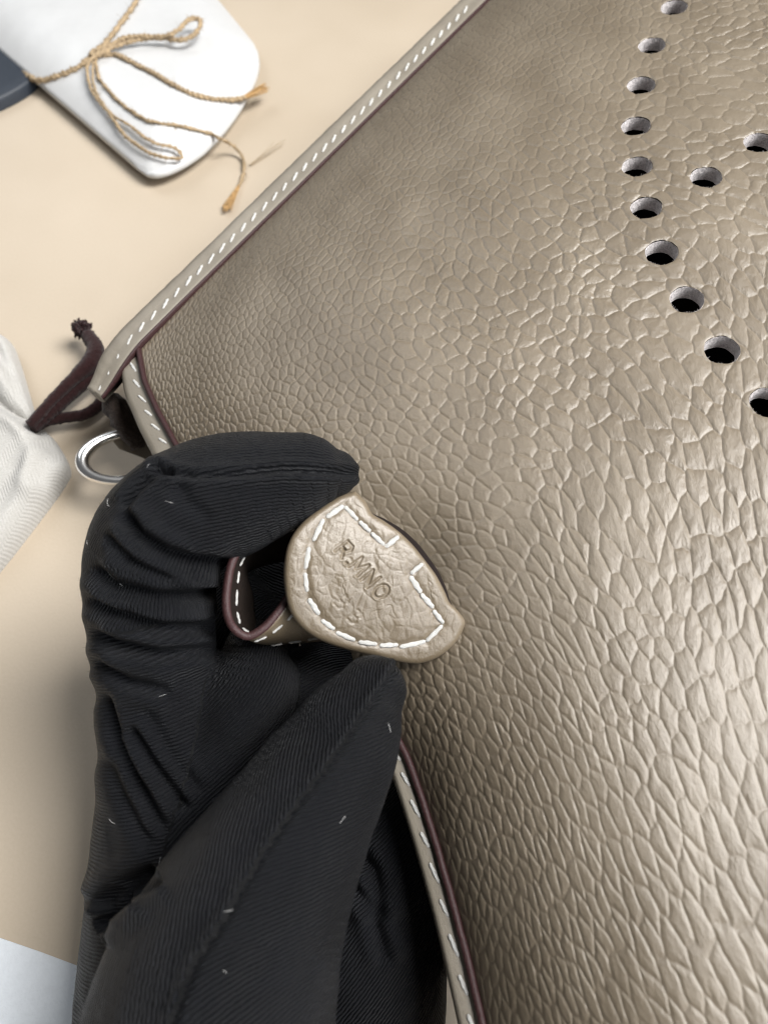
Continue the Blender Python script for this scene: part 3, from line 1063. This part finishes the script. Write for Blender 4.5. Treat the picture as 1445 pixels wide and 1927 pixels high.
dv = gv - CP_[near_i]
run = LL_[near_i] + (dv * TT_[near_i]).sum(1)
theta = np.arctan2((dv * SS_[near_i]).sum(1), (dv * FF_[near_i]).sum(1))
arc = theta * RR_[near_i]
tid = ID_[near_i]

gx, gy, gd = project(gv)
front_w = smooth(-(gn @ FWD), -0.25, 0.25)     # folds modelled on the side turned to the lens
gpm = F_PX / gd
disp = np.zeros(nv)


def fold(poly, width, depth, ridge=0.6, ends=True, only=None):
    global disp
    q, rn, sg = seg_dist(gx, gy, np.array(poly, float))
    wdt = width
    e = smooth(rn, 0, 0.12) * (1 - smooth(rn, 0.88, 1)) if ends else 1.0
    x = q / wdt
    prof = -depth * np.exp(-x ** 2) + ridge * depth * np.exp(-((x - 2.0) / 1.3) ** 2)
    m = e * front_w
    if only is not None:
        m = m * np.isin(tid, only)
    disp = disp + 1.25 * prof * m


I_ = (0,)
fold([(228, 961), (260, 1009), (309, 1041), (361, 1057), (440, 1063)], 13, 1.6, 0.55, True, I_)
fold([(168, 1061), (216, 1105), (289, 1125), (361, 1125), (430, 1108)], 13, 1.5, 0.6, True, I_)
fold([(180, 1092), (250, 1138), (330, 1152), (420, 1145)], 9, 0.7, 0.4, True, I_)
fold([(162, 1121), (220, 1152), (301, 1180), (420, 1184)], 13, 1.4, 0.6, True, I_)
fold([(172, 1185), (220, 1213), (301, 1230), (410, 1218)], 13, 1.3, 0.6, True, I_)
fold([(178, 1240), (240, 1285), (330, 1305)], 12, 0.9, 0.6, True, I_)
fold([(200, 1000), (250, 1060), (330, 1090)], 9, 0.6, 0.4, True, I_)
fold([(228, 957), (262, 915), (301, 886), (330, 884)], 9, 1.1, 0.5, True, I_)
fold([(296, 886), (377, 897), (473, 891), (530, 884), (594, 888), (668, 893)], 6.5, 0.75, 0.55, False, I_)
fold([(330, 905), (352, 945), (400, 980)], 16, 0.5, 0.4, True, I_)
# folds of the palm side between finger and thumb
fold([(196, 1300), (222, 1390), (262, 1475), (312, 1575)], 11, 1.5, 0.4, True)
fold([(240, 1360), (285, 1435), (355, 1530)], 11, 1.4, 0.4, True)
fold([(205, 1420), (235, 1500), (285, 1600)], 14, 0.7, 0.4, True)
fold([(268, 1330), (320, 1420), (380, 1500)], 12, 0.6, 0.4, True)
fold([(180, 1715), (205, 1690), (250, 1665), (300, 1640)], 18, 2.6, 0.3, True)
fold([(180, 1745), (215, 1722), (250, 1690)], 14, 2.0, 0.5, True)
fold([(640, 1560), (700, 1640), (720, 1740)], 14, 1.2, 0.6, True, (2,))
fold([(650, 1640), (700, 1720), (730, 1820)], 12, 1.0, 0.6, True, (2,))
# thumb seam: the left cloth laps over the right one
seam = [(741, 1252), (712, 1295), (684, 1338), (612, 1444), (551, 1521), (484, 1621), (418, 1732), (368, 1804), (340, 1870), (318, 1927), (280, 2010)]
q, rn, sg = seg_dist(gx, gy, np.array(seam, float))
thumb_m = (tid == 1) * front_w
disp = disp + thumb_m * (0.55 * np.exp(-((q - 7) / 7) ** 2) * (sg > 0) - 0.75 * np.exp(-((q - 5) / 6.5) ** 2) * (sg < 0))
left_side = sg > 0
disp = disp + thumb_m * 0.16 * np.sin(2 * np.pi * run / 1.05) * np.exp(-((q - 6) / 6) ** 2) * left_side
# soft unevenness of worn cloth
disp = disp + 0.45 * fbm(run / 9 + tid * 7.7, arc / 9, 301, 2) + 0.12 * fbm(run / 2.4 + tid * 3.1, arc / 2.4, 305, 2)
gv = gv + disp[:, None] * gn

# rib phase
PER = 0.62
rib = np.zeros(nv)
d_thumb = np.where(left_side, (-0.5 * run + 0.866 * arc), (0.75 * run + 0.66 * arc)) / PER
bend = 46.0
d_idx = np.where(run < bend, (arc * (0.9 + 0.003 * run) + 0.16 * run), 0) / 0.62
d_idx2 = (run + 0.12 * arc) / 0.62
rib = np.where(tid == 1, d_thumb, rib)
rib = np.where(tid == 0, np.where(run < bend, d_idx, d_idx2), rib)
rib = np.where(tid >= 2, (0.55 * run + 0.83 * arc) / PER, rib)
depth = np.where(tid == 1, 1.0, np.where(tid == 0, np.where(run < bend, 0.75, 0.55), 0.75))
depth = depth * (0.55 + 0.8 * np.clip(0.5 + fbm(run / 14, arc / 14, 311, 2) * 1.6, 0, 1))
hand = add("gloved_hand", gv, gf, M_glove)
tag(hand, "hand in a black ribbed fabric glove pinching the leather tab between index finger and thumb", "gloved hand")
for nm, arr in (("rib", rib), ("rib_depth", depth)):
    at = hand.data.attributes.new(nm, 'FLOAT', 'POINT')
    at.data.foreach_set("value", arr.astype(np.float32))

# short fuzz standing off the cloth
fz = rng.choice(nv, 14000)
fn = unit(gn[fz] + 0.7 * rng.normal(size=(14000, 3)))
fs = unit(np.cross(fn, rng.normal(size=(14000, 3)))) * 0.016
fl_ = rng.uniform(0.25, 0.75, size=(14000, 1))
V = np.stack([gv[fz] - fs, gv[fz] + fs, gv[fz] + fn * fl_], 1).reshape(-1, 3)
fo = add("fuzz", V, np.arange(42000).reshape(-1, 3), M_fuzz, hand)
fo["kind"] = "stuff"

# lint on the glove
fv = np.where((front_w > 0.8) & (gy > 800) & (gy < 1900) & (gx > 150))[0]
fib = []
for k in range(20):
    i = int(rng.choice(fv))
    n = gn[i]; a0 = unit(np.cross(n, rng.normal(size=3))); b0 = np.cross(n, a0)
    L = rng.uniform(0.4, 1.6) if k > 1 else rng.uniform(2.5, 4.0)
    cv = rng.normal() * 1.2
    tt = np.linspace(0, 1, 6)
    pth = gv[i] + n * (0.18 + 0.12 * np.sin(tt * 3.0))[:, None] + a0 * (L * tt)[:, None] + b0 * (cv * L * 0.4 * tt ** 2)[:, None]
    fib.append(tube(pth, 0.016, 4))
V, Fc = merge(fib)
lint = add("lint", V, Fc, M_lint)
lint["kind"] = "stuff"
lint["label"] = "tiny pale fibres of lint clinging to the black glove"

# ------------------------------------------------------------------ white roll of card, tied with twine
SL_PX = [(-330, -195), (0, 95), (140, 215), (240, 301), (266, 322), (282, 331), (303, 331), (340, 317), (385, 287), (425, 245), (458, 198), (480, 155), (488, 128), (487, 105), (478, 84), (455, 55), (410, 0), (200, -255)]
SLZ, SLH, SLP = 5.0, 9.0, 24.0
SO = on_table([p[0] for p in SL_PX], [p[1] for p in SL_PX], SLZ)
SO = spline(np.vstack([SO, SO[:1]]), 361)[:-1]
SC = SO.mean(0)
SOC = np.vstack([SO[::4], SO[:1]])[:, :2]


def sleeve_z(x, y):
    d_, _, _ = seg_dist(x, y, SOC)
    t_ = np.clip(d_ / SLP, 0, 1)
    return SLZ + SLH * (1 - (1 - t_) ** 2.2) * 0.9 + 0.9 * np.sqrt(np.clip(1 - (1 - np.clip(d_ / 0.9, 0, 1)) ** 2, 0, 1))


def in_sleeve(x, y):
    c_ = False
    for (x0, y0), (x1, y1) in zip(SOC[:-1], SOC[1:]):
        if (y0 > y) != (y1 > y) and x < (x1 - x0) * (y - y0) / (y1 - y0) + x0:
            c_ = not c_
    return c_


roll_root = thing("white_card_sleeve", SC * np.array([1, 1, 0]), "puffed white sleeve with a rounded end, tied with jute twine", "sleeve")
rr_ = np.concatenate([np.linspace(0.01, 0.85, 40), np.linspace(0.85, 1, 26)[1:]])
G = SC[None, None] + rr_[:, None, None] * (SO - SC)[None]
G[..., 2] = sleeve_z(G[..., 0], G[..., 1]) + 0.25 * fbm(G[..., 0] / 14, G[..., 1] / 14, 501, 2)
rows = list(G)
for ins, z in ((0.0, SLZ - 0.7), (0.5, SLZ - 1.2), (6.0, SLZ - 2.6), (14.0, 1.2), (16.0, 0.2)):
    q = SO + ins * unit(SC - SO); q[:, 2] = z; rows.append(q)
V = np.array(rows).reshape(-1, 3)
Fc = [tuple(q) for q in grid_faces(len(rows), 360, True)] + [tuple(range(360))[::-1]]
add("sleeve_body", V, Fc, M_white, roll_root)


def on_roll(px, py, lift=0.8):
    """the point of the sleeve (or the table) seen at a pixel"""
    z = SLZ + 5
    for _ in range(12):
        P = on_table(px, py, z)
        zz = float(sleeve_z(np.array(P[0]), np.array(P[1]))) if in_sleeve(P[0], P[1]) else 0.6
        z = z + 0.45 * (zz + lift - z)
    return P


def c0(x, y):
    return x / 2.58, y / 2.58


tw = thing("jute_twine", on_roll(180, 105), "thin jute twine tied in a bow around the white card sleeve", "twine")


def twine(name, pts, r=0.75, lift=0.8, strands=2, mat=None, n=70, zs=None):
    P = []
    for i, p in enumerate(pts):
        q = on_roll(*c0(*p), lift=lift) if len(p) == 2 else on_table(*c0(*p[:2]), p[2])
        p = p[:2]
        if zs is not None:
            q = on_table(*c0(*p), q[2] + zs[i])
        P.append(q)
    path = spline(np.array(P), n)
    path = path + 0.10 * rng.normal(size=path.shape)
    r = r * 1.25
    V, Fc = rope(path, r, strands, 3.8, 8, 0.5)
    hair = []
    for _k in range(int(n * 1.6)):
        p_ = path[rng.integers(1, n - 1)]; dirn = unit(rng.normal(size=3)); d2_ = unit(rng.normal(size=3))
        ln = rng.uniform(0.8, 2.2)
        hair.append(tube(np.array([p_, p_ + dirn * r * 1.1 + d2_ * ln * 0.3, p_ + dirn * r * 1.3 + d2_ * ln]), np.array([0.07, 0.06, 0.03]), 3))
    V, Fc = merge([(V, Fc)] + hair)
    return add(name, V, Fc, mat or M_twine, tw)


twine("wrap", [(690, -60), (655, 20), (590, 110), (530, 190), (460, 260), (390, 320), (300, 360), (200, 390), (140, 370), (112, 335)], 0.95)
twine("bow_loop", [(470, 270), (540, 215), (640, 178), (760, 178), (840, 165), (920, 95), (960, 90), (975, 115), (950, 165), (880, 192), (780, 185), (680, 190), (560, 225), (480, 270)], 0.85, zs=[1, 2, 3, 3, 4, 5, 5, 5, 4, 3, 2, 2, 1.5, 1])
twine("bow_loop", [(455, 275), (425, 330), (440, 420), (480, 490), (540, 560), (600, 650), (700, 725), (800, 765), (885, 765), (850, 720), (770, 700), (700, 665), (620, 600), (545, 555), (480, 470), (455, 400), (450, 300)], 0.62, zs=[1.5, 1.5, 1, 1, 1, 1, 1, 1, 1, 1, 1, 1, 1, 1, 1, 1, 1.5])
twine("tail", [(470, 270), (560, 265), (640, 300), (740, 350), (850, 415), (960, 465), (1080, 485), (1150, 482, 8.5), (1190, 474, 8.0)], 0.8)
twine("tail", [(465, 280), (480, 370), (540, 450), (640, 540), (740, 590), (880, 612), (990, 640), (1035, 655), (1075, 676, 8.6), (1120, 700, 5.0), (1165, 740, 2.5), (1187, 795, 1.2), (1178, 860, 1.0), (1150, 925, 1.0)], 0.62)
kp = on_roll(*c0(462, 262), lift=1.6)
parts = []
for k in range(4):
    a_ = rng.uniform(0, 6.28); t = np.linspace(0, 2 * np.pi, 26)
    e_x = unit(np.array([math.cos(a_), math.sin(a_), 0.2])); e_y = unit(np.cross(np.array([0.1, 0.2, 1]), e_x))
    parts.append(tube(kp + 1.5 * np.cos(t)[:, None] * e_x + 1.3 * np.sin(t)[:, None] * e_y + rng.normal(size=3) * 0.3, 0.75, 8))
V, Fc = merge(parts)
add("knot", V, Fc, M_twine, tw)


def tassel(name, p0, p1, n, mat, parent, spread=1.2, r=0.12):
    parts = []
    for k in range(n):
        o = rng.normal(size=3) * spread
        m_ = (p0 + p1) / 2 + o * 0.5
        parts.append(tube(spline(np.array([p0 + o * 0.2, m_, p1 + o * np.array([1, 1, 0.5])]), 8), np.linspace(r, r * 0.5, 8), 5))
    V, Fc = merge(parts)
    return add(name, V, Fc, mat, parent)


tassel("frayed_end", on_table(*c0(1180, 476), 8.0), on_table(*c0(1285, 425), 6.0), 42, M_twine_end, tw, 1.0, 0.22)
tassel("frayed_end", on_table(*c0(1160, 905), 1.2), on_table(*c0(1100, 1015), 1.4), 42, M_twine_end, tw, 0.9, 0.22)
fl = on_table(*c0(1215, 800), 1.0)
tassel("frayed_end", on_table(*c0(1215, 800), 1.0), on_table(*c0(1360, 690), 1.4), 5, M_twine, tw, 1.3, 0.09)

# ------------------------------------------------------------------ dark box corner behind the sleeve
pts_px = [(-320, -120), (-60, 40), (60, 110), (80, 150), (72, 168), (50, 186), (0, 212), (-120, 262), (-420, 330)]
P = on_table([p[0] for p in pts_px], [p[1] for p in pts_px], 0)
P = spline(P, 60)
rows = []
for ins, z in ((0, 0.3), (0, 4.0), (0.4, 4.8), (1.2, 5.2)):
    c_ = P.mean(0)
    Q = P + ins * unit(c_ - P); Q = Q.copy(); Q[:, 2] = z
    rows.append(Q)
V = np.array(rows).reshape(-1, 3)
Fc = [tuple(q) for q in grid_faces(4, 60, True)] + [tuple(range(180, 240))]
o = add("dark_box", V, Fc, M_navy)
tag(o, "dark navy flat box with rounded corner under the white card sleeve", "box")

# ------------------------------------------------------------------ white sheet in the near left corner
P = on_table([-500, 0, 75, 160, 330, 330, -500], [1600, 1764, 1790, 1822, 1880, 2500, 2500], 0)
rows = []
for z in (0.15, 0.45):
    Q = P.copy(); Q[:, 2] = z; rows.append(Q)
V = np.vstack(rows); n = len(P)
Fc = [tuple(range(n))[::-1], tuple(range(n, 2 * n))] + [(i, (i + 1) % n, (i + 1) % n + n, i + n) for i in range(n)]
o = add("paper_sheet", V, Fc, M_paper, smooth_shade=False)
tag(o, "white sheet of paper on the table in the near left corner", "paper")

# ------------------------------------------------------------------ dust bag with its drawstring
db = thing("dust_bag", on_table(-40, 850), "cream herringbone cotton dust bag with burgundy drawstring", "dust bag")


def cushion(name, outline_px, height, mat, parent, seed, folds=(), nr_=70, no=260, base=0.4, puff=9.0, z0=0.0):
    O = on_table([p[0] for p in outline_px], [p[1] for p in outline_px], 1.5)
    O = spline(np.vstack([O, O[:1]]), no + 1)[:-1]
    c_ = O.mean(0)
    rr_ = np.concatenate([np.linspace(0.02, 0.8, nr_ // 2), np.linspace(0.8, 1.0, nr_ - nr_ // 2 + 1)[1:]])
    G = c_[None, None] + rr_[:, None, None] * (O - c_)[None]
    bdist, _, _ = seg_dist(G[..., 0], G[..., 1], np.vstack([O, O[:1]])[:, :2])
    z = height * np.sqrt(np.clip(1 - (1 - np.clip(bdist / puff, 0, 1)) ** 2, 0, 1))
    z = z * (1 + 0.30 * fbm(G[..., 0] / 22, G[..., 1] / 22, seed, 2)) + 0.5 * fbm(G[..., 0] / 5, G[..., 1] / 5, seed + 9, 2) * np.clip(bdist / 3, 0, 1)
    for poly, wd, dep in folds:
        PP = on_table([p[0] for p in poly], [p[1] for p in poly], height * 0.7)
        q, rn, sg = seg_dist(G[..., 0], G[..., 1], PP[:, :2])
        z = z - dep * np.exp(-(q / wd) ** 2) + 0.6 * dep * np.exp(-((q - 2 * wd) / wd) ** 2)
    G[..., 2] = base + z0 + np.maximum(z, 0)
    rows = list(G)
    B_ = G[-1].copy(); B_[:, 2] = base + z0 - 0.3
    rows.append(B_)
    V = np.array(rows).reshape(-1, 3)
    n_ = len(rows)
    Fc = [tuple(q) for q in grid_faces(n_, no, True)] + [tuple(range(no))[::-1]]
    return add(name, V, Fc, mat, parent, uv=V[:, :2] @ np.array([[0.94, 0.34], [-0.34, 0.94]]))


cushion("body", [(-420, 640), (-60, 690), (20, 735), (70, 795), (105, 830), (131, 880), (120, 912), (72, 978), (0, 1070), (-90, 1170), (-420, 1300)], 10.0, M_cotton, db, 401,
        folds=[([(66, 800), (20, 770), (-60, 740)], 2.0, 2.2), ([(70, 802), (95, 850), (80, 900)], 2.2, 1.8), ([(60, 810), (40, 900), (-20, 980)], 3, 0.8)])
cushion("gathered_hem", [(-420, 520), (-60, 640), (0, 648), (28, 655), (44, 690), (62, 750), (72, 792), (60, 806), (10, 775), (-60, 740), (-420, 640)], 8.0, M_cotton, db, 431,
        folds=[([(0, 665), (28, 720), (58, 790)], 1.6, 2.0), ([(-40, 690), (10, 740), (50, 792)], 1.6, 1.6)], puff=5.0, z0=3.0)


def cord(name, pts, r, n=90):
    path = spline(np.array([on_table(x, y, z) for x, y, z in pts]), n)
    rr_ = np.interp(np.linspace(0, 1, n), np.linspace(0, 1, len(r)), r) if isinstance(r, (list, tuple)) else np.full(n, r)
    V, Fc = tube(path, rr_, 20, ref=np.array([0.1, 0.2, 1.0]))
    V = V + 0.09 * rng.normal(size=V.shape)
    return add(name, V, Fc, M_cord, db)


cord("drawstring", [(58, 800, 9), (75, 780, 10), (110, 742, 10), (145, 708, 9), (172, 682, 8.5), (180, 655, 8), (165, 630, 8)], (1.5, 1.5, 1.6, 1.9, 2.7, 2.5, 2.0))
cord("drawstring", [(62, 806, 6), (90, 792, 6), (130, 785, 5), (165, 778, 5), (192, 755, 5), (196, 728, 5), (176, 716, 5), (140, 730, 6), (100, 765, 7), (70, 795, 7)], 1.6)
cord("drawstring", [(62, 804, 7.5), (100, 772, 8), (150, 728, 6.5), (188, 702, 5)], 1.9)
kc = on_table(155, 618, 8.5)
parts = []
for k in range(330):
    dn = unit(rng.normal(size=3)); p_ = kc + dn * rng.uniform(0.3, 2.7); d2_ = unit(dn + 0.9 * rng.normal(size=3))
    parts.append(tube(np.array([p_, p_ + 0.6 * d2_, p_ + 0.9 * d2_ + 0.5 * unit(rng.normal(size=3))]), np.array([0.42, 0.38, 0.22]), 5))
V, Fc = merge(parts)
add("frayed_cord_end", V, Fc, M_cord, db)
